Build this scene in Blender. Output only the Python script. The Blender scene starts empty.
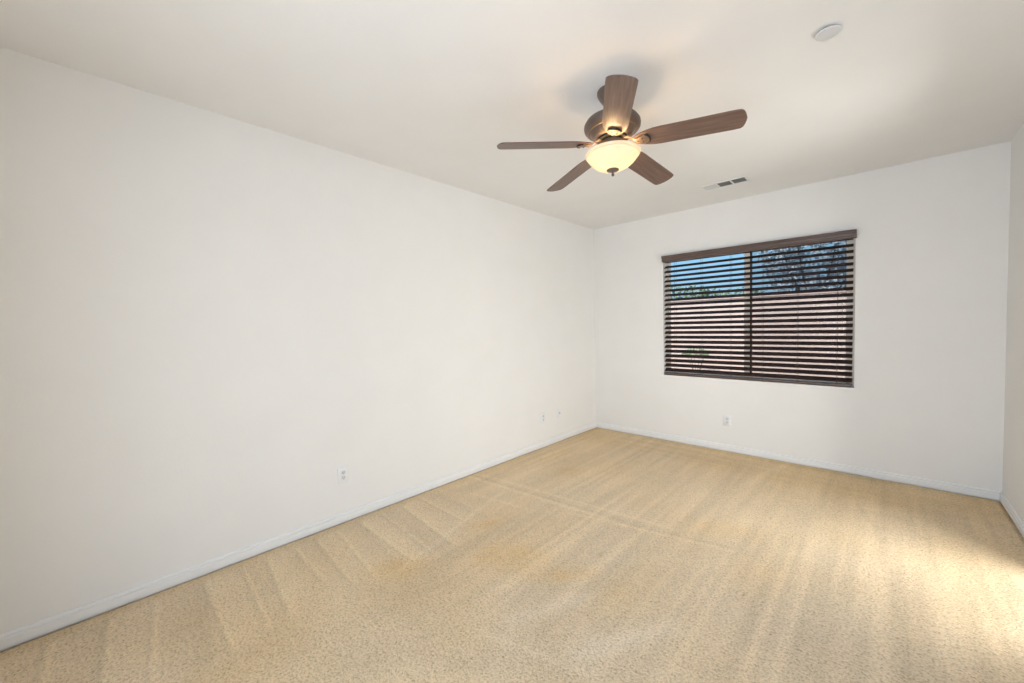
import bpy, bmesh, math, random
import numpy as np
from mathutils import Vector, Matrix

random.seed(4)
rng = np.random.default_rng(11)
S = bpy.context.scene
COL = S.collection

# ------------------------------------------------------------------ camera
W, H = 3.607, 2.743            # room width (x) and ceiling height; the far wall is y = 0
BACK = -5.55                   # back wall, behind the camera
cd = bpy.data.cameras.new('camera')
cam = bpy.data.objects.new('camera', cd)
COL.objects.link(cam)
cd.sensor_fit = 'HORIZONTAL'
cd.sensor_width = 36.0
cd.lens = 393.509 / 1024 * 36.0
cd.clip_start = 0.02
fw = Vector((-0.6866972, 0.72600919, -0.03684579))
rt = Vector((0.72687162, 0.6864598, -0.02075101))
up = Vector((-0.01022773, 0.04103182, 0.99910549))
cam.matrix_world = Matrix(((rt.x, up.x, -fw.x, 2.926213), (rt.y, up.y, -fw.y, -4.782103),
                           (rt.z, up.z, -fw.z, 1.424371), (0, 0, 0, 1)))
S.camera = cam

# ------------------------------------------------------------------ world, sun, lights, exposure
SKY, SUN, DOOR_W, BACK_W, BULB_W = 1.12, 5.8, 228.0, 79.0, 1.45
wd = bpy.data.worlds.new('world')
S.world = wd
wd.use_nodes = True
wn = wd.node_tree
bg = wn.nodes['Background']
# clear blue sky, paler towards the horizon
wtc = wn.nodes.new('ShaderNodeTexCoord')
wsep = wn.nodes.new('ShaderNodeSeparateXYZ')
wrp = wn.nodes.new('ShaderNodeValToRGB')
wn.links.new(wtc.outputs['Generated'], wsep.inputs[0])
wn.links.new(wsep.outputs['Z'], wrp.inputs[0])
els = wrp.color_ramp.elements
els[0].position = 0.0
els[0].color = (0.36, 0.50, 0.62, 1)
els[1].position = 0.6
els[1].color = (0.20, 0.42, 0.80, 1)
e = els.new(0.06); e.color = (0.36, 0.60, 0.80, 1)
e = els.new(0.17); e.color = (0.32, 0.63, 0.92, 1)
wn.links.new(wrp.outputs[0], bg.inputs[0])
bg.inputs[1].default_value = SKY

def light(name, kind, energy, loc, color=(1, 1, 1), **kw):
    d = bpy.data.lights.new(name, kind)
    d.energy = energy
    d.color = color
    for k, v in kw.items():
        setattr(d, k, v)
    o = bpy.data.objects.new(name, d)
    o.location = loc
    COL.objects.link(o)
    return o

sun = light('sun', 'SUN', SUN, (0, -6, 9), (1, 0.95, 0.88), angle=math.radians(0.6))
sun.rotation_euler = Vector((0.25, 0.75, -1.0)).to_track_quat('-Z', 'Y').to_euler()
# daylight through the glazed patio door in the right wall
dl = light('door_daylight', 'AREA', DOOR_W, (W + 1.4, -2.05, 1.22), (1.05, 0.985, 0.93),
           shape='RECTANGLE', size=2.8, size_y=2.3)
dl.rotation_euler = Vector((-1, 0.08, 0.0)).to_track_quat('-Z', 'Z').to_euler()
# added fill light behind the camera, evens out the window wall
bl = light('doorway_fill', 'AREA', BACK_W, (2.45, BACK - 0.5, 1.15), (0.88, 1.0, 1.17),
           shape='RECTANGLE', size=1.7, size_y=1.9)
bl.rotation_euler = Vector((-0.1, 1, 0.1)).to_track_quat('-Z', 'Z').to_euler()

S.view_settings.view_transform = 'Standard'
S.view_settings.look = 'None'
S.view_settings.gamma = 1.0
S.view_settings.use_curve_mapping = False
S.view_settings.exposure = 0.0

# ------------------------------------------------------------------ materials
def new_mat(name, color=(0.8, 0.8, 0.8), rough=0.6, metal=0.0, spec=0.5):
    m = bpy.data.materials.new(name)
    m.use_nodes = True
    b = m.node_tree.nodes['Principled BSDF']
    b.inputs['Base Color'].default_value = (*color, 1)
    b.inputs['Roughness'].default_value = rough
    b.inputs['Metallic'].default_value = metal
    b.inputs['Specular IOR Level'].default_value = spec
    return m, m.node_tree, b

def noise(nt, coord, scale, detail=4, rough=0.5, vec_scale=None):
    tc = nt.nodes.new('ShaderNodeTexCoord')
    out = tc.outputs[coord]
    if vec_scale:
        mp = nt.nodes.new('ShaderNodeMapping')
        mp.inputs['Scale'].default_value = vec_scale
        nt.links.new(out, mp.inputs['Vector'])
        out = mp.outputs[0]
    n = nt.nodes.new('ShaderNodeTexNoise')
    n.inputs['Scale'].default_value = scale
    n.inputs['Detail'].default_value = detail
    n.inputs['Roughness'].default_value = rough
    nt.links.new(out, n.inputs['Vector'])
    return n.outputs['Fac']

def ramp(nt, fac, stops):
    r = nt.nodes.new('ShaderNodeValToRGB')
    els = r.color_ramp.elements
    while len(els) < len(stops):
        els.new(0.5)
    for e, (p, c) in zip(els, stops):
        e.position = p
        e.color = (*c, 1)
    nt.links.new(fac, r.inputs[0])
    return r.outputs[0]

def bump(nt, b, fac, strength, dist):
    bp = nt.nodes.new('ShaderNodeBump')
    bp.inputs['Strength'].default_value = strength
    bp.inputs['Distance'].default_value = dist
    nt.links.new(fac, bp.inputs['Height'])
    nt.links.new(bp.outputs[0], b.inputs['Normal'])

def varied(name, c1, c2, scale, rough=0.6, metal=0.0, spec=0.5, bmp=None, coord='Object', vs=None):
    m, nt, b = new_mat(name, c1, rough, metal, spec)
    f = noise(nt, coord, scale, vec_scale=vs)
    nt.links.new(ramp(nt, f, [(0.35, c1), (0.65, c2)]), b.inputs['Base Color'])
    if bmp:
        f2 = noise(nt, coord, bmp[0], vec_scale=vs)
        bump(nt, b, f2, bmp[1], bmp[2])
    return m

M_wall = varied('wall_paint', (0.838, 0.82, 0.792), (0.852, 0.835, 0.808), 3, 0.75, spec=0.25, bmp=(70, 0.12, 0.004))
M_ceil = varied('ceiling_paint', (0.85, 0.838, 0.82), (0.865, 0.853, 0.835), 3, 0.85, spec=0.2, bmp=(60, 0.15, 0.004))
M_trim = varied('white_trim_paint', (0.84, 0.835, 0.825), (0.86, 0.855, 0.845), 6, 0.4)
M_plate = varied('white_plastic', (0.82, 0.82, 0.82), (0.85, 0.85, 0.85), 20, 0.35)
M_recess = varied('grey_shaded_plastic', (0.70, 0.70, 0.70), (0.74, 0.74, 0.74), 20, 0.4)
M_slot = varied('dark_slot', (0.03, 0.03, 0.03), (0.05, 0.05, 0.05), 20, 0.6)
M_vinyl = varied('almond_vinyl', (0.78, 0.71, 0.62), (0.82, 0.75, 0.66), 8, 0.45)
M_gasket = varied('dark_gasket', (0.02, 0.02, 0.022), (0.03, 0.03, 0.03), 8, 0.6)
M_blind = varied('dark_walnut_slat', (0.040, 0.021, 0.015), (0.060, 0.033, 0.024), 5, 0.62, spec=0.2, vs=(1, 12, 12))
M_valance = varied('brown_stained_valance', (0.085, 0.055, 0.046), (0.125, 0.085, 0.072), 5, 0.4, vs=(1, 14, 14))
M_cord = varied('brown_cord', (0.05, 0.035, 0.03), (0.08, 0.055, 0.045), 60, 0.8)
M_tassel = varied('tan_wooden_tassel', (0.25, 0.17, 0.12), (0.32, 0.22, 0.15), 40, 0.5)
M_bronze = varied('oil_rubbed_bronze', (0.150, 0.118, 0.100), (0.190, 0.152, 0.130), 12, 0.42, metal=0.55)
M_bronze_arm = varied('brushed_bronze_arm', (0.20, 0.150, 0.120), (0.26, 0.195, 0.155), 14, 0.42, metal=0.55)
M_dark = varied('black_metal', (0.012, 0.010, 0.010), (0.02, 0.017, 0.016), 12, 0.5)
M_duct = varied('dark_duct_metal', (0.15, 0.15, 0.13), (0.18, 0.18, 0.155), 12, 0.6)
M_ext = varied('pink_stucco', (0.65, 0.505, 0.43), (0.72, 0.57, 0.50), 4, 0.9, spec=0.1, bmp=(60, 0.3, 0.01))
M_soil = varied('pale_gravel', (0.46, 0.38, 0.33), (0.58, 0.49, 0.43), 9, 0.95, spec=0.1, bmp=(50, 0.5, 0.02))
M_bark = varied('bark', (0.14, 0.10, 0.075), (0.22, 0.17, 0.13), 14, 0.9)

def leaf_mat(name, c1, c2):
    m, nt, b = new_mat(name, c1, 0.6, spec=0.3)
    f = noise(nt, 'Object', 2.5, 5)
    nt.links.new(ramp(nt, f, [(0.3, c1), (0.7, c2)]), b.inputs['Base Color'])
    return m
M_leaf = leaf_mat('grey_green_leaves', (0.30, 0.34, 0.36), (0.48, 0.53, 0.56))
M_leaf2 = leaf_mat('green_leaves', (0.17, 0.27, 0.14), (0.32, 0.44, 0.24))
M_leaf3 = leaf_mat('olive_leaves', (0.16, 0.22, 0.13), (0.26, 0.32, 0.20))

# walnut blade: grain runs along each blade's own x
m, nt, b = new_mat('walnut_blade', (0.16, 0.085, 0.06), 0.38)
f = noise(nt, 'Object', 3.0, 6, 0.65, (1.6, 34, 34))
nt.links.new(ramp(nt, f, [(0.25, (0.095, 0.055, 0.042)), (0.5, (0.165, 0.100, 0.076)), (0.75, (0.235, 0.155, 0.120))]), b.inputs['Base Color'])
bump(nt, b, f, 0.08, 0.002)
M_blade = m

# alabaster glass bowl, lit from inside by its bulbs
m = bpy.data.materials.new('alabaster_glass')
m.use_nodes = True
nt = m.node_tree
nt.nodes.clear()
out = nt.nodes.new('ShaderNodeOutputMaterial')
f = noise(nt, 'Object', 9.0, 5)
tcol = ramp(nt, f, [(0.3, (0.92, 0.82, 0.62)), (0.7, (0.97, 0.91, 0.76))])
tr = nt.nodes.new('ShaderNodeBsdfTranslucent')
df = nt.nodes.new('ShaderNodeBsdfDiffuse')
gl = nt.nodes.new('ShaderNodeBsdfGlossy')
gl.inputs['Roughness'].default_value = 0.15
em = nt.nodes.new('ShaderNodeEmission')
em.inputs['Color'].default_value = (1.0, 0.86, 0.62, 1)
em.inputs['Strength'].default_value = 0.16
tr.inputs[0].default_value = (0.52, 0.50, 0.45, 1)
nt.links.new(tcol, df.inputs[0])
m1 = nt.nodes.new('ShaderNodeMixShader'); m1.inputs[0].default_value = 0.45
nt.links.new(tr.outputs[0], m1.inputs[1]); nt.links.new(df.outputs[0], m1.inputs[2])
m2 = nt.nodes.new('ShaderNodeMixShader'); m2.inputs[0].default_value = 0.05
nt.links.new(m1.outputs[0], m2.inputs[1]); nt.links.new(gl.outputs[0], m2.inputs[2])
ad = nt.nodes.new('ShaderNodeAddShader')
nt.links.new(m2.outputs[0], ad.inputs[0]); nt.links.new(em.outputs[0], ad.inputs[1])
nt.links.new(ad.outputs[0], out.inputs[0])
M_bowl = m

def glass_mat(name, tint):
    m = bpy.data.materials.new(name)
    m.use_nodes = True
    nt = m.node_tree
    nt.nodes.clear()
    out = nt.nodes.new('ShaderNodeOutputMaterial')
    t = nt.nodes.new('ShaderNodeBsdfTransparent'); t.inputs[0].default_value = (*tint, 1)
    g = nt.nodes.new('ShaderNodeBsdfGlossy'); g.inputs['Roughness'].default_value = 0.02
    fr = nt.nodes.new('ShaderNodeFresnel'); fr.inputs[0].default_value = 1.12
    mx = nt.nodes.new('ShaderNodeMixShader')
    nt.links.new(fr.outputs[0], mx.inputs[0])
    nt.links.new(t.outputs[0], mx.inputs[1]); nt.links.new(g.outputs[0], mx.inputs[2])
    nt.links.new(mx.outputs[0], out.inputs[0])
    return m
M_glass = glass_mat('window_glass', (0.95, 0.97, 0.97))

# insect screen: fine dark mesh, seen as a partly see-through cloth
m = bpy.data.materials.new('insect_screen_mesh')
m.use_nodes = True
nt = m.node_tree
nt.nodes.clear()
out = nt.nodes.new('ShaderNodeOutputMaterial')
t = nt.nodes.new('ShaderNodeBsdfTransparent')
d = nt.nodes.new('ShaderNodeBsdfDiffuse'); d.inputs[0].default_value = (0.08, 0.08, 0.085, 1)
mx = nt.nodes.new('ShaderNodeMixShader'); mx.inputs[0].default_value = 0.18
nt.links.new(t.outputs[0], mx.inputs[1]); nt.links.new(d.outputs[0], mx.inputs[2])
nt.links.new(mx.outputs[0], out.inputs[0])
M_screen = m

# carpet: vacuum marks, stains and darker patches come from the mesh attribute, the tufts from noise
m, nt, b = new_mat('beige_carpet', (0.6, 0.48, 0.3), 0.95, spec=0.05)
at = nt.nodes.new('ShaderNodeAttribute'); at.attribute_name = 'pile'
f1 = noise(nt, 'Object', 95.0, 3, 0.6)
f2 = noise(nt, 'Object', 230.0, 2, 0.5)
mixf = nt.nodes.new('ShaderNodeMath'); mixf.operation = 'MULTIPLY_ADD'
mixf.inputs[1].default_value = 0.65
h2 = nt.nodes.new('ShaderNodeMath'); h2.operation = 'MULTIPLY'; h2.inputs[1].default_value = 0.35
nt.links.new(f2, h2.inputs[0]); nt.links.new(f1, mixf.inputs[0]); nt.links.new(h2.outputs[0], mixf.inputs[2])
tuft = ramp(nt, mixf.outputs[0], [(0.33, (0.58, 0.50, 0.41)), (0.47, (0.93, 0.92, 0.90)), (0.62, (1.10, 1.10, 1.09))])  # lowest stop paints the shade in the gaps between tufts
mul = nt.nodes.new('ShaderNodeMix'); mul.data_type = 'RGBA'; mul.blend_type = 'MULTIPLY'
mul.inputs[0].default_value = 1.0
nt.links.new(at.outputs['Color'], mul.inputs[6]); nt.links.new(tuft, mul.inputs[7])
nt.links.new(mul.outputs[2], b.inputs['Base Color'])
bump(nt, b, mixf.outputs[0], 0.75, 0.012)
M_carpet = m

# ------------------------------------------------------------------ mesh helpers
def link(name, bm, mat, parent=None, smooth=False):
    me = bpy.data.meshes.new(name)
    bmesh.ops.recalc_face_normals(bm, faces=bm.faces)
    bm.to_mesh(me)
    bm.free()
    if smooth:
        for p in me.polygons:
            p.use_smooth = True
    me.materials.append(mat)
    o = bpy.data.objects.new(name, me)
    COL.objects.link(o)
    if parent:
        o.parent = parent
    return o

def tag(o, label=None, cat=None, group=None, kind=None):
    if label: o['label'] = label
    if cat: o['category'] = cat
    if group: o['group'] = group
    if kind: o['kind'] = kind
    return o

def struct(name, bm, mat, label=None, cat=None, smooth=False):
    o = link(name, bm, mat, None, smooth)
    return tag(o, label, cat, kind='structure')

def empty(name, loc, kind=None):
    o = bpy.data.objects.new(name, None)
    o.location = loc
    o.empty_display_size = 0.1
    COL.objects.link(o)
    return o

def box(bm, x0, x1, y0, y1, z0, z1, bev=0.0, seg=2):
    r = bmesh.ops.create_cube(bm, size=1.0)
    vs = r['verts']
    for v in vs:
        v.co = Vector(((x0 + x1) / 2 + v.co.x * (x1 - x0), (y0 + y1) / 2 + v.co.y * (y1 - y0), (z0 + z1) / 2 + v.co.z * (z1 - z0)))
    if bev:
        es = list({e for v in vs for e in v.link_edges})
        bmesh.ops.bevel(bm, geom=es, offset=bev, segments=seg, profile=0.5, affect='EDGES')
    return bm

def bx(*a, **k):
    return box(bmesh.new(), *a, **k)

def prism(bm, prof, fn, a, b):
    """profile points (u, v) swept from a to b; fn(u, v, t) -> xyz"""
    A = [bm.verts.new(fn(u, v, a)) for u, v in prof]
    B = [bm.verts.new(fn(u, v, b)) for u, v in prof]
    n = len(prof)
    for i in range(n):
        bm.faces.new((A[i], A[(i + 1) % n], B[(i + 1) % n], B[i]))
    bm.faces.new(A[::-1])
    bm.faces.new(B)
    return bm

def lathe(bm, prof, seg=48, closed=False):
    """profile (r, z) turned round the local z axis"""
    rings = []
    for r, z in prof:
        if r < 1e-6:
            rings.append([bm.verts.new((0, 0, z))])
        else:
            rings.append([bm.verts.new((r * math.cos(2 * math.pi * i / seg), r * math.sin(2 * math.pi * i / seg), z)) for i in range(seg)])
    pairs = list(zip(rings, rings[1:]))
    if closed:
        pairs.append((rings[-1], rings[0]))
    for A, B in pairs:
        for i in range(seg):
            j = (i + 1) % seg
            if len(A) == 1 and len(B) == 1:
                continue
            if len(A) == 1:
                bm.faces.new((A[0], B[i], B[j]))
            elif len(B) == 1:
                bm.faces.new((A[i], A[j], B[0]))
            else:
                bm.faces.new((A[i], A[j], B[j], B[i]))
    return bm

def tube(bm, pts, radii, seg=8):
    rings = []
    n = len(pts)
    pts = [Vector(p) for p in pts]
    for i, p in enumerate(pts):
        d = (pts[min(i + 1, n - 1)] - pts[max(i - 1, 0)]).normalized()
        a = d.orthogonal().normalized()
        c = d.cross(a)
        r = radii[i] if isinstance(radii, (list, tuple)) else radii
        rings.append([bm.verts.new(p + a * r * math.cos(2 * math.pi * k / seg) + c * r * math.sin(2 * math.pi * k / seg)) for k in range(seg)])
    for A, B in zip(rings, rings[1:]):
        for k in range(seg):
            bm.faces.new((A[k], A[(k + 1) % seg], B[(k + 1) % seg], B[k]))
    bm.faces.new(rings[0][::-1])
    bm.faces.new(rings[-1])
    return bm

def sharp(o, deg=40):
    me = o.data
    for p in me.polygons:
        p.use_smooth = True
    me.set_sharp_from_angle(angle=math.radians(deg))
    return o

# ------------------------------------------------------------------ room shell
T = 0.16
# far wall with the window opening
OX0, OX1, OZ0, OZ1 = 0.960, 2.732, 0.797, 2.226
def wall_with_hole(fn, a0, a1, z0, z1, h0, h1, k0, k1, t0, t1):
    """wall in (a, z) with a rectangular hole, thickness t0..t1 along its normal"""
    bm = bmesh.new()
    As = [a0, h0, h1, a1]
    Zs = [z0, k0, k1, z1]
    Zs = sorted(set(Zs))
    def g(a, z, t): return fn(a, z, t)
    vid = {}
    def V(a, z, t):
        k = (round(a, 5), round(z, 5), round(t, 5))
        if k not in vid:
            vid[k] = bm.verts.new(g(a, z, t))
        return vid[k]
    for i in range(3):
        for j in range(len(Zs) - 1):
            ac, zc = (As[i] + As[i + 1]) / 2, (Zs[j] + Zs[j + 1]) / 2
            if h0 < ac < h1 and k0 < zc < k1:
                continue
            for t in (t0, t1):
                bm.faces.new((V(As[i], Zs[j], t), V(As[i + 1], Zs[j], t), V(As[i + 1], Zs[j + 1], t), V(As[i], Zs[j + 1], t)))
    def strip(p, q):
        bm.faces.new((V(*p, t0), V(*q, t0), V(*q, t1), V(*p, t1)))
    strip((h0, k0), (h0, k1)); strip((h1, k0), (h1, k1)); strip((h0, k1), (h1, k1))
    if k0 > z0:
        strip((h0, k0), (h1, k0))
    for p, q in (((a0, z0), (a0, k0)), ((a0, k0), (a0, k1)), ((a0, k1), (a0, z1)), ((a1, z0), (a1, k0)), ((a1, k0), (a1, k1)), ((a1, k1), (a1, z1))):
        if p != q:
            strip(p, q)
    return bm

struct('wall_far', wall_with_hole(lambda a, z, t: (a, t, z), -T, W + T, -0.05, H + 0.1, OX0, OX1, OZ0, OZ1, 0, T), M_wall,
       'off-white far wall holding the window with the brown blind', 'wall')
struct('wall_left', bx(-T, 0, BACK - T, 0, -0.05, H + 0.1), M_wall, 'long blank off-white wall with three outlets along the left', 'wall')
DY0, DY1, DZ1 = -2.17, -1.27, 2.05
struct('wall_right', wall_with_hole(lambda a, z, t: (t, a, z), BACK - T, 0, -0.05, H + 0.1, DY0, DY1, 0.0, DZ1, W, W + T), M_wall,
       'narrow strip of off-white wall right of the window wall', 'wall')
struct('wall_back', wall_with_hole(lambda a, z, t: (a, t, z), -T, W + T, -0.05, H + 0.1, 1.75, 3.15, 0.0, 2.05, BACK, BACK - T), M_wall,
       'off-white wall behind the camera with an added doorway opening', 'wall')
struct('ceiling', bx(-T, W + T, BACK - T, T, H, H + 0.12), M_ceil, 'plain off-white ceiling carrying the fan and vent', 'ceiling')

# carpet floor -------------------------------------------------------
def make_floor():
    st = 0.0145
    xs = np.arange(-0.0, W + st, st); xs[-1] = W
    ys = np.arange(BACK - 0.6, 0 + st, st); ys[-1] = 0
    X, Y = np.meshgrid(xs, ys)
    nx, ny = len(xs), len(ys)
    def smooth_noise(sx, sy, seed):
        r = np.random.default_rng(seed)
        gx, gy = int(6 / sx) + 4, int(7 / sy) + 4
        g = r.uniform(-1, 1, (gy, gx))
        u = X / sx + 1; v = (Y + 6.3) / sy + 1
        i = np.floor(u).astype(int); j = np.floor(v).astype(int)
        fu = u - i; fv = v - j
        fu = fu * fu * (3 - 2 * fu); fv = fv * fv * (3 - 2 * fv)
        i = np.clip(i, 0, gx - 2); j = np.clip(j, 0, gy - 2)
        return (g[j, i] * (1 - fu) + g[j, i + 1] * fu) * (1 - fv) + (g[j + 1, i] * (1 - fu) + g[j + 1, i + 1] * fu) * fv
    def sst(a, b, t):
        u = np.clip((t - a) / (b - a), 0, 1)
        return u * u * (3 - 2 * u)
    val = np.zeros_like(X)      # brightness of the nap
    warm = np.zeros_like(X)     # + orange, - grey
    # broad mottling
    val += 0.030 * smooth_noise(0.55, 0.6, 1) + 0.022 * smooth_noise(0.22, 0.25, 2) + 0.015 * smooth_noise(0.08, 0.09, 3)
    warm += 0.35 * smooth_noise(0.6, 0.7, 4) + 0.25 * smooth_noise(0.25, 0.3, 5)
    # vacuum strokes running away from the left wall (saw-tooth edges)
    edges = [-5.4, -5.12, -4.98, -4.78, -4.60, -4.40, -4.21, -4.08, -3.93, -3.79, -3.64, -3.48, -3.30, -3.12, -2.95, -2.78]
    lim = 0.84 + 0.10 * np.sin(Y * 5.1) + 0.06 * np.sin(Y * 13)
    wedge = np.zeros_like(X)
    for k, (a, b2) in enumerate(zip(edges, edges[1:])):
        yy = Y + (0.06 + 0.05 * math.sin(k * 2.1)) * X          # strokes slant a little
        u = (yy - a) / (b2 - a)
        inside = (u >= 0) & (u < 1)
        s = (1 if k % 3 else -0.4) * (0.040 - 0.080 * u) + (0.022 if k % 2 else -0.022)
        wedge = np.where(inside, s, wedge)
        val += 0.09 * np.exp(-((yy - a) / 0.010) ** 2) * sst(0.08, 0.16, X) * (1 - sst(lim - 0.15, lim, X)) * (Y < -2.75)
        val -= 0.07 * np.exp(-((yy - a + 0.020) / 0.010) ** 2) * sst(0.08, 0.16, X) * (1 - sst(lim - 0.15, lim, X)) * (Y < -2.75)
    near = sst(0.07, 0.13, X) * (1 - sst(lim - 0.15, lim + 0.05, X)) * (1 - sst(-2.9, -2.65, Y))
    val += wedge * near
    warm += -0.25 * near
    # strip along the left wall
    strip = (1 - sst(0.06, 0.13, X))
    val -= 0.03 * strip; warm += 0.35 * strip
    # long strokes along y through the middle of the room
    mid = sst(0.75, 1.0, X) * (1 - sst(-1.9, -1.4, Y)) * sst(-3.7, -3.2, Y)
    xx = X + 0.05 * np.sin(Y * 1.7) + 0.06 * Y
    val += mid * (0.042 * np.sign(np.sin(xx * 21)) * np.abs(np.sin(xx * 21)) ** 0.5 * (0.5 + 0.5 * smooth_noise(0.3, 0.9, 6)) + 0.065 * smooth_noise(0.032, 0.9, 7))
    warm += -0.2 * mid
    left_mid = (1 - sst(0.75, 1.0, X)) * sst(-2.8, -2.5, Y)
    far = sst(-2.0, -1.6, Y)
    val += (far + left_mid * (1 - far)) * (0.058 * smooth_noise(0.035, 0.8, 8) + 0.025 * smooth_noise(0.11, 0.9, 9))
    # strokes across x near the far wall
    fa = sst(-0.75, -0.5, Y)
    val += fa * (0.035 * smooth_noise(0.9, 0.05, 10) - 0.03)
    warm += fa * 0.35
    fb = sst(-0.16, -0.08, Y)
    val -= 0.03 * fb
    # a few long diagonal wheel lines
    def line(x0, y0, x1, y1, w, dv, dw=0.0):
        nonlocal val, warm
        L = math.hypot(x1 - x0, y1 - y0)
        t = ((X - x0) * (x1 - x0) + (Y - y0) * (y1 - y0)) / L
        dd = ((X - x0) * (y1 - y0) - (Y - y0) * (x1 - x0)) / L
        k = np.exp(-(dd / w) ** 2) * sst(-0.05, 0.08, t) * (1 - sst(L - 0.15, L + 0.05, t))
        val = val + dv * k; warm = warm + dw * k
    line(0.02, -2.38, 1.65, -2.24, 0.016, 0.09); line(0.05, -2.33, 1.65, -2.19, 0.016, -0.06)
    line(0.10, -2.26, 1.9, -2.08, 0.014, 0.08); line(0.3, -2.62, 1.0, -2.5, 0.014, 0.07)
    line(1.2, -2.35, 2.3, -2.10, 0.014, 0.07); line(1.2, -2.31, 2.3, -2.06, 0.014, -0.05)
    line(0.86, -3.62, 0.50, -2.30, 0.02, 0.07, -0.4); line(1.05, -3.32, 0.92, -2.25, 0.018, 0.06, -0.3)
    line(1.60, -3.50, 1.85, -2.95, 0.05, 0.075, -0.8); line(1.95, -3.45, 2.25, -2.9, 0.055, 0.075, -0.9)
    line(1.55, -3.6, 2.6, -3.3, 0.02, 0.05, -0.3); line(2.3, -1.05, 3.45, -0.62, 0.015, 0.03)
    line(2.55, -0.85, 2.62, -0.1, 0.012, -0.03); line(2.05, -0.95, 2.2, -0.15, 0.03, 0.05, -0.3)
    line(1.55, -0.75, 1.62, -0.2, 0.02, 0.04, -0.2); line(2.95, -1.4, 2.7, -0.4, 0.014, -0.04)
    # stains and broad darker patches
    def blob(x, y, rx, ry, ang, dv, dw):
        nonlocal val, warm
        c, s = math.cos(ang), math.sin(ang)
        u = ((X - x) * c + (Y - y) * s) / rx
        v = (-(X - x) * s + (Y - y) * c) / ry
        k = np.exp(-(u * u + v * v) ** 1.5) * (0.85 + 0.3 * smooth_noise(0.07, 0.07, 12))
        val = val + dv * k; warm = warm + dw * k
    blob(1.27, -3.06, 0.26, 0.17, 0.6, -0.005, 1.25)
    blob(1.60, -3.00, 0.20, 0.07, 0.9, 0.0, 1.4)
    blob(0.82, -3.60, 0.18, 0.10, 0.9, -0.02, 1.1)
    blob(0.84, -2.90, 0.07, 0.14, -0.3, -0.01, 0.9)
    blob(1.93, -2.82, 0.13, 0.30, -0.2, -0.045, 0.75)
    blob(1.10, -3.62, 0.30, 0.20, 0.7, -0.06, 0.3)
    blob(1.75, -3.85, 0.70, 0.45, 0.6, -0.085, 0.1)
    blob(0.95, -4.4, 0.45, 0.30, 0.2, -0.05, 0.5)
    blob(0.45, -4.55, 0.25, 0.2, 0.2, -0.035, 0.3)
    blob(2.42, -2.30, 0.16, 0.22, 0.1, 0.01, 0.75)
    blob(2.15, -1.85, 0.25, 0.16, 0.4, 0.01, 0.7)
    blob(2.85, -2.45, 0.55, 0.38, 0.5, -0.07, -0.5)
    blob(0.68, -1.65, 0.14, 0.14, 0, -0.02, 0.7)
    blob(1.66, -2.68, 0.012, 0.03, 0.3, -0.16, 1.2)
    blob(2.41, -2.51, 0.008, 0.008, 0, -0.35, 0.0)
    base = np.array([0.815, 0.645, 0.435])
    hot = np.array([0.825, 0.600, 0.330])
    cool = np.array([0.805, 0.665, 0.490])
    wp = (np.clip(warm, 0, 1.7) * 0.75)[..., None]; wm = np.clip(-warm, 0, 1.2)[..., None]
    colr = base + (hot - base) * wp + (cool - base) * wm
    colr = np.clip(colr * (1 + 1.25 * val[..., None]), 0.02, 0.9)
    # a shallow relief of the nap so the marks are not only colour
    Z = 0.004 * val
    edge = np.minimum(np.minimum(X, W - X), -Y)
    Z = Z - 0.012 * (1 - sst(0.012, 0.034, edge))     # the carpet tucks down under the baseboards
    co = np.stack([X, Y, Z - 0.002], -1).reshape(-1, 3)
    me = bpy.data.meshes.new('floor')
    idx = np.arange(nx * ny).reshape(ny, nx)
    fcs = np.stack([idx[:-1, :-1], idx[:-1, 1:], idx[1:, 1:], idx[1:, :-1]], -1).reshape(-1, 4)
    me.from_pydata(co.tolist(), [], fcs.tolist())
    ca = me.color_attributes.new('pile', 'FLOAT_COLOR', 'POINT')
    rgba = np.concatenate([colr.reshape(-1, 3), np.ones((nx * ny, 1))], 1).astype(np.float32)
    ca.data.foreach_set('color', rgba.ravel())
    for p in me.polygons:
        p.use_smooth = True
    me.materials.append(M_carpet)
    o = bpy.data.objects.new('floor', me)
    COL.objects.link(o)
    tag(o, 'beige carpet with vacuum marks and faint orange stains', 'carpet', kind='structure')
make_floor()

# baseboards: small bead moulding
BH, BT = 0.066, 0.014
bprof = [(0, 0.001), (BT, 0.001), (BT, BH * 0.66), (BT * 0.62, BH * 0.70), (BT * 0.62, BH * 0.76), (BT * 0.86, BH * 0.80), (BT * 0.80, BH * 0.93), (BT * 0.45, BH), (0, BH)]
struct('baseboard_left', prism(bmesh.new(), bprof, lambda u, v, t: (u, t, v), BACK, 0), M_trim, 'white beaded baseboard along the long left wall', 'baseboard')
struct('baseboard_far', prism(bmesh.new(), bprof, lambda u, v, t: (t, -u, v), BT, W - BT), M_trim, 'white beaded baseboard below the window', 'baseboard')
bm = prism(bmesh.new(), bprof, lambda u, v, t: (W - u, t, v), DY1 + 0.06, 0)
prism(bm, bprof, lambda u, v, t: (W - u, t, v), BACK, DY0 - 0.06)
struct('baseboard_right', bm, M_trim, 'white beaded baseboard at the foot of the right wall', 'baseboard')
bm = prism(bmesh.new(), bprof, lambda u, v, t: (t, BACK + u, v), BT, 1.72)
prism(bm, bprof, lambda u, v, t: (t, BACK + u, v), 3.18, W - BT)
struct('baseboard_back', bm, M_trim, 'white beaded baseboard behind the camera', 'baseboard')

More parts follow.
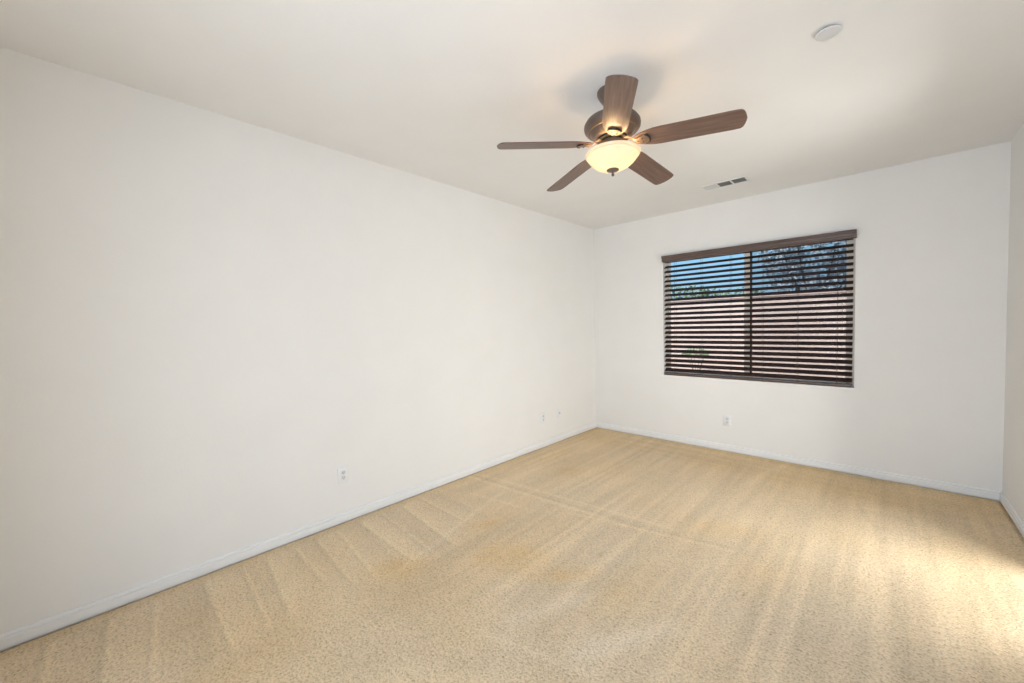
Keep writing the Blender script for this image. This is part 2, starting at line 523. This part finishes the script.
# ------------------------------------------------------------------ window in the far wall
def window():
    root = empty('window_1', ((OX0 + OX1) / 2, 0.12, OZ0))
    tag(root, 'almond vinyl two-pane sliding window behind the brown blind', 'window', kind='structure')
    def add(name, bm, mat):
        o = link(name, bm, mat)
        o.parent = root
        o.matrix_parent_inverse = Matrix.Translation(-root.location)
        return o
    y0, y1 = 0.095, 0.150
    bm = bmesh.new()
    fwid = 0.038
    box(bm, OX0, OX0 + fwid, y0, y1, OZ0, OZ1, 0.004)
    box(bm, OX1 - fwid - 0.03, OX1, y0, y1, OZ0, OZ1, 0.004)
    box(bm, OX0 + fwid, OX1 - fwid, y0, y1, OZ0, OZ0 + 0.045, 0.004)
    box(bm, OX0 + fwid, OX1 - fwid, y0, y1, OZ1 - 0.045, OZ1, 0.004)
    add('window_frame', bm, M_vinyl)
    add('mullion', bx(1.815, 1.868, y0 - 0.004, y1, OZ0 + 0.045, OZ1 - 0.045, bev=0.004), M_vinyl)
    add('sash_gasket', bx(1.868, 1.880, y0 + 0.006, y1, OZ0 + 0.045, OZ1 - 0.045), M_gasket)
    add('glass_pane', bx(OX0 + fwid, 1.815, 0.122, 0.126, OZ0 + 0.045, OZ1 - 0.045), M_glass)
    add('glass_pane', bx(1.880, OX1 - fwid - 0.03, 0.122, 0.126, OZ0 + 0.045, OZ1 - 0.045), M_glass)
    add('insect_screen', bx(1.880, OX1 - fwid - 0.03, 0.1450, 0.1456, OZ0 + 0.045, OZ1 - 0.045), M_screen)
window()

# glazed patio door in the right wall (outside the frame, it lets the daylight in)
def patio_door():
    root = empty('door_1', (W + 0.08, (DY0 + DY1) / 2, 0))
    tag(root, 'white framed glass patio door in the right wall', 'door', kind='structure')
    def add(name, bm, mat):
        o = link(name, bm, mat)
        o.parent = root
        o.matrix_parent_inverse = Matrix.Translation(-root.location)
    bm = bmesh.new()
    x0, x1 = W + 0.06, W + 0.12
    box(bm, x0, x1, DY0, DY0 + 0.05, 0.0, DZ1, 0.004)
    box(bm, x0, x1, DY1 - 0.05, DY1, 0.0, DZ1, 0.004)
    box(bm, x0, x1, DY0 + 0.05, DY1 - 0.05, DZ1 - 0.05, DZ1, 0.004)
    box(bm, x0, x1, DY0 + 0.05, DY1 - 0.05, 0.0, 0.04, 0.004)
    box(bm, x0, x1, (DY0 + DY1) / 2 - 0.03, (DY0 + DY1) / 2 + 0.03, 0.04, DZ1 - 0.05, 0.004)
    add('door_frame', bm, M_trim)
    ym = (DY0 + DY1) / 2
    add('glass_pane', bx(W + 0.088, W + 0.092, DY0 + 0.05, ym - 0.03, 0.04, DZ1 - 0.05), M_glass)
    add('glass_pane', bx(W + 0.088, W + 0.092, ym + 0.03, DY1 - 0.05, 0.04, DZ1 - 0.05), M_glass)
patio_door()

# ------------------------------------------------------------------ wooden blind in the window
def blind():
    root = empty('window_blind', ((OX0 + OX1) / 2, 0.0, OZ1))
    tag(root, 'dark brown wooden slat blind with moulded valance hanging in the window', 'window blind')
    def add(name, bm, mat, smooth=None, parent=root):
        o = link(name, bm, mat)
        if smooth:
            sharp(o, smooth)
        o.parent = parent
        o.matrix_parent_inverse = Matrix.Translation(-root.location)
        return o
    # valance: crown profile facing the room (u = out from the wall, v = height)
    prof = [(0.001, 2.168), (0.040, 2.168), (0.044, 2.171), (0.044, 2.186), (0.047, 2.189), (0.0475, 2.205), (0.050, 2.210),
            (0.056, 2.217), (0.0565, 2.2225), (0.060, 2.2255), (0.060, 2.236), (0.057, 2.239), (0.001, 2.239)]
    bm = prism(bmesh.new(), prof, lambda u, v, t: (t, -u, v), 0.964, 2.739)
    va = add('valance', bm, M_valance, 30)
    SX0, SX1 = 0.970, 2.716
    add('headrail', bx(SX0 + 0.004, SX1 - 0.004, 0.006, 0.062, 2.165, 2.220, bev=0.003), M_blind)
    # the slats
    ang = math.radians(30)
    yc = 0.036
    ztop, zbot, N = 2.112, 0.862, 23
    bm = bmesh.new()
    ca, sa = math.cos(ang), math.sin(ang)
    for k in range(N):
        zc = ztop + (zbot - ztop) * k / (N - 1)
        prof = []
        hw, ht, crown = 0.0315, 0.0017, 0.0012
        pts = [(-hw, -ht), (-hw * 0.5, -ht + crown * 0.75), (0, -ht + crown), (hw * 0.5, -ht + crown * 0.75), (hw, -ht), (hw, ht), (hw * 0.5, ht + crown * 0.75), (0, ht + crown), (-hw * 0.5, ht + crown * 0.75), (-hw, ht)]
        for u, v in pts:
            prof.append((yc + u * ca - v * sa, zc + u * sa + v * ca))
        prism(bm, prof, lambda u, v, t: (t, u, v), SX0, SX1)
    add('slat_panel', bm, M_blind, 35)
    add('bottom_rail', bx(SX0, SX1, 0.006, 0.064, 0.8025, 0.826, bev=0.004), M_valance)
    # ladder cords, front and back
    for x in (1.096, 1.397, 1.699, 2.000, 2.301, 2.606):
        bm = bmesh.new()
        tube(bm, [(x, yc - 0.0315, 2.166), (x, yc - 0.0315, 0.815)], 0.0015, 6)
        tube(bm, [(x, yc + 0.0315, 2.166), (x, yc + 0.0315, 0.826)], 0.0011, 6)
        add('ladder_cord', bm, M_cord)
    # lift cord pair with tassel on the right, tilt cord pair on the left
    def pull(name, x, z, spread):
        bm = bmesh.new()
        yy = -0.004
        tube(bm, [(x - spread, yy, 2.168), (x - spread * 0.6, yy, (2.168 + z) / 2), (x, yy, z + 0.02)], 0.0012, 6)
        tube(bm, [(x + spread, yy, 2.168), (x + spread * 0.6, yy, (2.168 + z) / 2), (x, yy, z + 0.02)], 0.0012, 6)
        c = add(name, bm, M_cord)
        bm = bmesh.new()
        lathe(bm, [(0, 0.030), (0.0035, 0.029), (0.005, 0.020), (0.0085, 0.006), (0.009, 0.001), (0.006, 0), (0, 0)], 16)
        for v in bm.verts:
            v.co += Vector((x, yy, z))
        tt = link('tassel', bm, M_tassel)
        sharp(tt, 40)
        tt.parent = c
        tt.matrix_parent_inverse = Matrix.Translation(-root.location)
    pull('lift_cord', 2.643, 1.325, 0.006)
    pull('tilt_cord', 1.025, 1.475, 0.005)
    pull('tilt_cord', 1.050, 1.52, 0.004)
blind()

# ------------------------------------------------------------------ ceiling fan
def fan():
    root = empty('ceiling_fan', (1.795, -2.727, H))
    tag(root, 'five-blade walnut ceiling fan with a lit glass bowl', 'ceiling fan')
    tilt = Matrix.Rotation(-0.0224, 4, 'X') @ Matrix.Rotation(-0.0187, 4, 'Y')
    def add(name, bm, mat, smooth=35, mtx=tilt, parent=None):
        o = link(name, bm, mat)
        if smooth:
            sharp(o, smooth)
        o.parent = parent or root
        if mtx is not None:
            o.matrix_local = mtx
        return o
    # canopy cup against the ceiling
    add('canopy', lathe(bmesh.new(), [(0, -0.0005), (0.078, -0.0005), (0.080, -0.004), (0.079, -0.018), (0.074, -0.028), (0.066, -0.044), (0.050, -0.066), (0.034, -0.078), (0.026, -0.082), (0.0, -0.082)]), M_bronze, mtx=Matrix())
    add('downrod', lathe(bmesh.new(), [(0, -0.078), (0.0135, -0.078), (0.0135, -0.118), (0.026, -0.121), (0.026, -0.140), (0, -0.140)], 24), M_bronze)
    add('motor_housing', lathe(bmesh.new(), [(0, -0.134), (0.040, -0.134), (0.070, -0.139), (0.110, -0.152), (0.142, -0.170), (0.154, -0.188), (0.156, -0.200), (0.154, -0.212), (0.147, -0.222), (0.138, -0.226), (0.134, -0.231),
                                     (0.125, -0.233), (0.119, -0.243), (0.104, -0.260), (0.090, -0.268), (0.0, -0.268)], 64), M_bronze)
    add('flywheel', lathe(bmesh.new(), [(0, -0.266), (0.080, -0.266), (0.083, -0.270), (0.083, -0.279), (0.080, -0.282), (0, -0.282)], 48), M_dark)
    add('switch_housing', lathe(bmesh.new(), [(0, -0.281), (0.050, -0.281), (0.060, -0.285), (0.062, -0.292), (0.062, -0.318), (0.056, -0.325), (0.050, -0.352), (0.030, -0.356), (0, -0.356)], 40), M_bronze)
    # blades and arms
    PITCH = -0.2233
    ZB = -0.336
    DROOP = 0.058
    TH = math.radians(302.485)
    def outline():
        pts = []
        R0, R1 = 0.118, 0.656
        half = [(R0, 0.016), (R0 + 0.006, 0.027), (R0 + 0.020, 0.036), (R0 + 0.045, 0.047), (R0 + 0.075, 0.057), (R0 + 0.105, 0.0635), (R0 + 0.14, 0.066)]
        half += [(0.40, 0.0660), (0.60, 0.067)]
        cr = 0.027
        for i in range(1, 7):
            a = math.pi / 2 * (1 - i / 6)
            half.append((R1 - 0.010 - cr + cr * math.cos(a), 0.067 - cr + cr * math.sin(a)))
        half.append((R1 - 0.003, 0.018))
        half.append((R1, 0.0))
        pts = half + [(x, -y) for x, y in half[:-1]][::-1]
        return pts
    def slab(bm, pts, z0, z1):
        lo = [bm.verts.new((x, y, z0)) for x, y in pts]
        hi = [bm.verts.new((x, y, z1)) for x, y in pts]
        n = len(pts)
        bm.faces.new(lo[::-1]); bm.faces.new(hi)
        for i in range(n):
            bm.faces.new((lo[i], lo[(i + 1) % n], hi[(i + 1) % n], hi[i]))
    proto = {}
    for k in range(5):
        mt = tilt @ Matrix.Rotation(TH + k * 2 * math.pi / 5, 4, 'Z')
        roll = Matrix.Translation((0, 0, ZB + DROOP * 0.64)) @ Matrix.Rotation(math.atan(DROOP), 4, 'Y') @ Matrix.Rotation(PITCH, 4, 'X')
        if k == 0:
            bm = bmesh.new()
            slab(bm, outline(), -0.003, 0.003)
            es = [e for e in bm.edges if abs(e.verts[0].co.z - e.verts[1].co.z) < 1e-6]
            bmesh.ops.bevel(bm, geom=es, offset=0.0012, segments=2, affect='EDGES')
            bl_ = add('blade', bm, M_blade, 30, mt @ roll)
            # arm: from the flywheel down to a spear-shaped plate under the blade
            bm = bmesh.new()
            inv = roll.inverted()
            def under(r):                       # just below the drooping blade
                return ZB + DROOP * (0.64 - r) - 0.0062
            prof = [(0.045, 0.015, -0.276, 0), (0.070, 0.015, -0.277, 0), (0.090, 0.013, -0.282, 0.15), (0.108, 0.0125, -0.295, 0.6),
                    (0.122, 0.014, -0.309, 0.9)] + [(q, w_, under(q), 1) for q, w_ in ((0.138, 0.018), (0.155, 0.026), (0.172, 0.032), (0.186, 0.035))]
            top = []; bot = []
            for r, hw, z, w in prof:
                for lst, dz in ((bot, -0.0025), (top, 0.0025)):
                    row = []
                    for s in (-1, -0.5, 0, 0.5, 1):
                        y = s * hw
                        p = math.tan(PITCH) * y * w
                        belly = -0.0035 * (1 - s * s) if lst is bot else 0
                        row.append(bm.verts.new((r, y, z + p + dz + belly)))
                    lst.append(row)
            # rounded outer end
            for lst, dz in ((bot, -0.0025), (top, 0.0025)):
                row = []
                for s in (-1, -0.5, 0, 0.5, 1):
                    y = s * 0.030
                    row.append(bm.verts.new((0.186 + 0.016 * (1 - s * s) + 0.004, y, under(0.2) + math.tan(PITCH) * y + dz)))
                lst.append(row)
            for i in range(len(top) - 1):
                for j in range(4):
                    bm.faces.new((top[i][j], top[i][j + 1], top[i + 1][j + 1], top[i + 1][j]))
                    bm.faces.new((bot[i][j], bot[i + 1][j], bot[i + 1][j + 1], bot[i][j + 1]))
                for j in (0, 4):
                    bm.faces.new((top[i][j], top[i + 1][j], bot[i + 1][j], bot[i][j]))
            for i in (0, -1):
                for j in range(4):
                    bm.faces.new((top[i][j], top[i][j + 1], bot[i][j + 1], bot[i][j]))
            ar = add('blade_arm', bm, M_bronze_arm, 40, mt)
            # scroll ring at the arm end, black to stand for its shadow
            bm = bmesh.new()
            pts = []
            for i in range(11):
                a = math.radians(-95 + 190 * i / 10)
                x, y = 0.182 + 0.021 * math.cos(a), 0.033 * math.sin(a)
                pts.append((x, y, under(x) - 0.002 + math.tan(PITCH) * y))
            tube(bm, pts, 0.0045, 8)
            sc = add('arm_scroll_shade', bm, M_dark, 50, None, ar)
            screws = []
            for (sx, sy) in ((0.140, 0), (0.165, 0.013), (0.165, -0.013)):
                bm = lathe(bmesh.new(), [(0, -0.0025), (0.003, -0.002), (0.0042, 0), (0.0042, 0.003), (0, 0.003)], 12)
                for v in bm.verts:
                    v.co += Vector((sx, sy, under(sx) - 0.006 + math.tan(PITCH) * sy))
                screws.append(add('screw', bm, M_dark, 50, None, ar))
            proto = dict(b=bl_, a=ar, s=sc, sc=screws)
        else:
            c = proto['b'].copy(); COL.objects.link(c); c.parent = root; c.matrix_local = mt @ roll
            a = proto['a'].copy(); COL.objects.link(a); a.parent = root; a.matrix_local = mt
            for ch in [proto['s']] + proto['sc']:
                q = ch.copy(); COL.objects.link(q); q.parent = a
    # light kit
    prof_o = [(0.1475, -0.3500), (0.1512, -0.3530), (0.1512, -0.3605), (0.1480, -0.3650), (0.1405, -0.3662), (0.1412, -0.3715), (0.1390, -0.3765), (0.1310, -0.3870), (0.1180, -0.4020), (0.0980, -0.4190), (0.0720, -0.4330), (0.0400, -0.4415), (0.010, -0.4435)]
    prof_i = [(max(r - 0.0045, 0.010), z + (0.0 if i < 2 else 0.0035)) for i, (r, z) in enumerate(prof_o)][::-1]
    add('glass_bowl', lathe(bmesh.new(), prof_o + prof_i, 64, closed=True), M_bowl, 50)
    add('finial', lathe(bmesh.new(), [(0, -0.4375), (0.020, -0.4400), (0.034, -0.4445), (0.034, -0.4470), (0.026, -0.4510), (0.014, -0.4540), (0.007, -0.4570), (0.0055, -0.4640), (0.0085, -0.4700), (0.0085, -0.4740), (0.005, -0.4790), (0, -0.4800)], 32), M_bronze, 60)
    # rod that carries the bowl
    add('bowl_rod', lathe(bmesh.new(), [(0, -0.354), (0.005, -0.354), (0.005, -0.440), (0, -0.440)], 12), M_bronze)
    # the lit bulbs on their sockets
    for a in (0.4, 0.4 + 2 * math.pi / 3, 0.4 + 4 * math.pi / 3):
        lp = light('bulb_light', 'POINT', BULB_W, (0.055 * math.cos(a), 0.055 * math.sin(a), -0.372), (1.0, 0.64, 0.32), shadow_soft_size=0.025)
        lp.parent = root
fan()

# ------------------------------------------------------------------ ceiling vent
def vent():
    cx, cy = 1.815, -0.624
    root = empty('ceiling_vent', (cx, cy, H))
    tag(root, 'white three-section air vent in the ceiling near the window wall', 'vent')
    def add(name, bm, mat, parent=root):
        o = link(name, bm, mat)
        o.parent = parent
        return o
    LX, LY = 0.196, 0.088
    bm = bmesh.new()
    zt, zb = -0.0005, -0.007
    ix, iy, bar = 0.176, 0.067, 0.005
    box(bm, -LX, LX, iy, LY, zb, zt, 0.002)
    box(bm, -LX, LX, -LY, -iy, zb, zt, 0.002)
    box(bm, -LX, -ix, -iy, iy, zb, zt, 0.002)
    box(bm, ix, LX, -iy, iy, zb, zt, 0.002)
    for s in (-1, 1):
        box(bm, s * ix / 3 - bar, s * ix / 3 + bar, -iy, iy, zb, zt, 0.002)
    add('frame', bm, M_plate)
    add('duct_back', bx(-ix, ix, -iy, iy, -0.0009, -0.0004), M_duct)
    # three louver banks thrown in different directions
    def bank(x0, x1, along_x, ang):
        bm = bmesh.new()
        if along_x:
            n = 8
            for i in range(n):
                c = -iy + (i + 0.5) * 2 * iy / n
                w = 0.0055
                dy, dz = w * math.cos(ang), w * math.sin(ang)
                prism(bm, [(c - dy, -0.005 - dz), (c + dy, -0.005 + dz), (c + dy, -0.0042 + dz), (c - dy, -0.0042 - dz)], lambda u, v, t: (t, u, v), x0, x1)
        else:
            n = 9
            for i in range(n):
                c = x0 + (i + 0.5) * (x1 - x0) / n
                w = 0.006
                dx, dz = w * math.cos(ang), w * math.sin(ang)
                prism(bm, [(c - dx, -0.005 - dz), (c + dx, -0.005 + dz), (c + dx, -0.0042 + dz), (c - dx, -0.0042 - dz)], lambda u, v, t: (u, t, v), -iy, iy)
        return bm
    t3 = ix / 3
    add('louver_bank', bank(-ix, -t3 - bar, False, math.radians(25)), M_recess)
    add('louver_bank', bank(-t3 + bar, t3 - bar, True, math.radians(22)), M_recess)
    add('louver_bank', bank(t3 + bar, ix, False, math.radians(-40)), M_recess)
    for sx in (-LX + 0.012, LX - 0.012):
        bm = lathe(bmesh.new(), [(0, -0.0085), (0.003, -0.008), (0.004, -0.0065), (0, -0.0065)], 12)
        for v in bm.verts:
            v.co.x += sx
        add('screw', bm, M_plate)
vent()

# ------------------------------------------------------------------ small round cover plate on the ceiling
def cover():
    root = empty('sprinkler_cover', (2.7275, -2.440, H))
    tag(root, 'small round white cover plate on the ceiling right of the fan', 'sprinkler cover')
    c = link('collar', lathe(bmesh.new(), [(0, 0), (0.030, 0), (0.030, -0.0125), (0, -0.0125)], 40), M_duct, root)  # collar coloured dark to deepen the shadow gap above the disc
    sharp(c, 40)
    d = link('disc', lathe(bmesh.new(), [(0, -0.0120), (0.0455, -0.0120), (0.0470, -0.0130), (0.0470, -0.0155), (0.0450, -0.0172), (0.040, -0.0176), (0, -0.0176)], 56), M_recess, root)  # white disc, its shading put into a greyer colour
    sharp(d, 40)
cover()

# ------------------------------------------------------------------ wall plates
def plate_proto(kind):
    """local frame: x across, z up, +y out of the wall"""
    root = empty('wall_outlet' if kind == 'duplex' else 'cable_outlet', (0, 0, 0))
    def add(name, bm, mat, parent=root, sm=None):
        o = link(name, bm, mat, parent)
        if sm:
            sharp(o, sm)
        return o
    w, h = 0.0385, 0.0600
    bm = bmesh.new()
    pr = [(-w, 0.0003), (w, 0.0003), (w, 0.004), (w - 0.004, 0.0065), (-w + 0.004, 0.0065), (-w, 0.004)]
    box(bm, -w, w, 0.0003, 0.0065, -h, h, 0.0025, 3)
    add('cover_plate', bm, M_plate, sm=40)
    def cyl(r, y0, y1, x, z, seg=24, flat=None):
        b2 = lathe(bmesh.new(), [(0, y0), (r, y0), (r, y1), (0, y1)], seg)
        for v in b2.verts:
            xx, yy, zz = v.co
            if flat:
                yy = max(-flat, min(flat, yy))
            v.co = Vector((x + xx, zz, z + yy))
        return b2
    if kind == 'duplex':
        for s in (-1, 1):
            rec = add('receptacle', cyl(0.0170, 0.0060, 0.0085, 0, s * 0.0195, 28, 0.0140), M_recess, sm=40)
            for sx, hh in ((-0.0062, 0.0045), (0.0062, 0.0038)):
                add('slot', bx(sx - 0.0012, sx + 0.0012, 0.0080, 0.0090, s * 0.0195 + 0.003 - hh, s * 0.0195 + 0.003 + hh), M_slot, rec)
            add('ground_hole', cyl(0.0024, 0.0080, 0.0090, 0, s * 0.0195 - 0.0075, 14), M_slot, rec)
        add('screw', cyl(0.0030, 0.0060, 0.0078, 0, 0, 14), M_recess)
    else:
        j = add('jack', cyl(0.0085, 0.0060, 0.0100, 0, 0, 6), M_recess, sm=40)
        add('jack_pin', cyl(0.0048, 0.0095, 0.0170, 0, 0, 20), M_slot, j)
        for s in (-1, 1):
            add('screw', cyl(0.0030, 0.0060, 0.0078, 0, s * 0.0415, 14), M_recess)
    return root
def copy_tree(o, parent=None):
    c = o.copy()
    COL.objects.link(c)
    if parent:
        c.parent = parent
    for ch in list(o.children):
        copy_tree(ch, c)
    return c
dup = plate_proto('duplex')
dup.scale = (1, 1.4, 1)
dup.location = (0, -3.557, 0.348)
dup.rotation_euler = (0, 0, -math.pi / 2)
tag(dup, 'white duplex outlet on the left wall nearest the camera', 'outlet', 'white wall plates along the walls')
o2 = copy_tree(dup)
o2.location = (0, -1.190, 0.342)
tag(o2, 'white duplex outlet on the left wall, next to the cable plate', 'outlet')
o3 = copy_tree(dup)
o3.location = (1.673, 0, 0.338)
o3.rotation_euler = (0, 0, math.pi)
tag(o3, 'white duplex outlet on the far wall under the window', 'outlet')
cb = plate_proto('cable')
cb.location = (0, -0.865, 0.344)
cb.rotation_euler = (0, 0, -math.pi / 2)
tag(cb, 'white cable plate low on the left wall nearest the far corner', 'outlet', 'white wall plates along the walls')

# ------------------------------------------------------------------ yard outside the window
GZ = -0.12
tag(link('ground', bx(-14, 16, T, 26, GZ - 0.1, GZ), M_soil), 'pale ground outside the window', 'ground', kind='structure')
def garden_wall():
    root = empty('garden_wall', (1.0, 3.6, GZ))
    tag(root, 'pale pink stucco garden wall across the yard', 'garden wall')
    def add(name, bm, mat):
        o = link(name, bm, mat)
        o.parent = root
        o.matrix_parent_inverse = Matrix.Translation(-root.location)
    add('wall_panel', bx(-12, 14, 3.50, 3.66, GZ, 1.875), M_ext)
    add('coping', bx(-12, 14, 3.47, 3.69, 1.875, 1.925, bev=0.008), M_ext)
garden_wall()

def leaves(bm, c, rad, n, size, seed, squash=1.0):
    r = random.Random(seed)
    c = Vector(c)
    for _ in range(n):
        while True:
            v = Vector((r.uniform(-1, 1), r.uniform(-1, 1), r.uniform(-1, 1)))
            if v.length <= 1:
                break
        v = v.normalized() * (v.length ** 0.6)
        p = c + Vector((v.x * rad[0], v.y * rad[1], v.z * rad[2]))
        d = Vector((r.uniform(-1, 1), r.uniform(-1, 1), r.uniform(-1, 0.6))).normalized()
        a = d.orthogonal().normalized()
        s = size * r.uniform(0.7, 1.3)
        t = d.cross(a) * 0.15
        q = [p, p + d * s * 0.5 + a * s * 0.26 + t * s, p + d * s, p + d * s * 0.5 - a * s * 0.26 + t * s]
        vs = [bm.verts.new(k) for k in q]
        bm.faces.new((vs[0], vs[1], vs[2])); bm.faces.new((vs[0], vs[2], vs[3]))

def tree(name, base, height, crown, lmat, label, cat, nleaf, lsize, seed, tr=0.08):
    root = empty(name, base)
    tag(root, label, cat)
    r = random.Random(seed)
    bm = bmesh.new()
    tips = []
    tube(bm, [(0, 0, 0), (0.04, 0.02, height * 0.3), (-0.03, 0.03, height * 0.6)], [tr, tr * 0.8, tr * 0.6], 10)
    for k in range(7):
        a = 2 * math.pi * k / 7 + r.uniform(-.3, .3)
        z0 = height * r.uniform(0.32, 0.6)
        e = Vector((math.cos(a) * crown[0] * 0.7, math.sin(a) * crown[1] * 0.7, height + crown[2] * r.uniform(-0.6, 0.5)))
        tube(bm, [(0, 0.02, z0), tuple(e * 0.45 + Vector((0, 0, z0 * 0.45))), tuple(e)], [tr * 0.5, tr * 0.35, tr * 0.1], 6)
        tips.append(e)
    link('trunk', bm, M_bark, root)
    bm = bmesh.new()
    leaves(bm, (0, 0, height), crown, nleaf // 2, lsize, seed)
    for i, e in enumerate(tips):
        leaves(bm, e, (crown[0] * 0.45, crown[1] * 0.45, crown[2] * 0.4), nleaf // 14, lsize, seed + i + 1)
    link('foliage', bm, lmat, root)
    return root
tree('broad_tree', (1.75, 6.6, GZ), 3.1, (1.02, 0.9, 1.5), M_leaf, 'grey-green tree beyond the garden wall filling the right pane', 'tree', 5200, 0.10, 3)
tree('low_tree', (-0.2, 8.5, GZ), 1.75, (1.0, 0.8, 0.85), M_leaf3, 'low olive tree top showing over the wall in the left pane', 'tree', 2600, 0.11, 21)
tree('far_tree', (-2.4, 9.5, GZ), 2.0, (1.5, 1.0, 0.95), M_leaf3, 'olive treetop at the left edge of the left pane', 'tree', 2600, 0.13, 33)
tree('garden_shrub', (0.34, 3.05, GZ), 1.00, (0.24, 0.2, 0.07), M_leaf2, 'small green shrub in front of the pink garden wall', 'shrub', 300, 0.05, 8, 0.018)
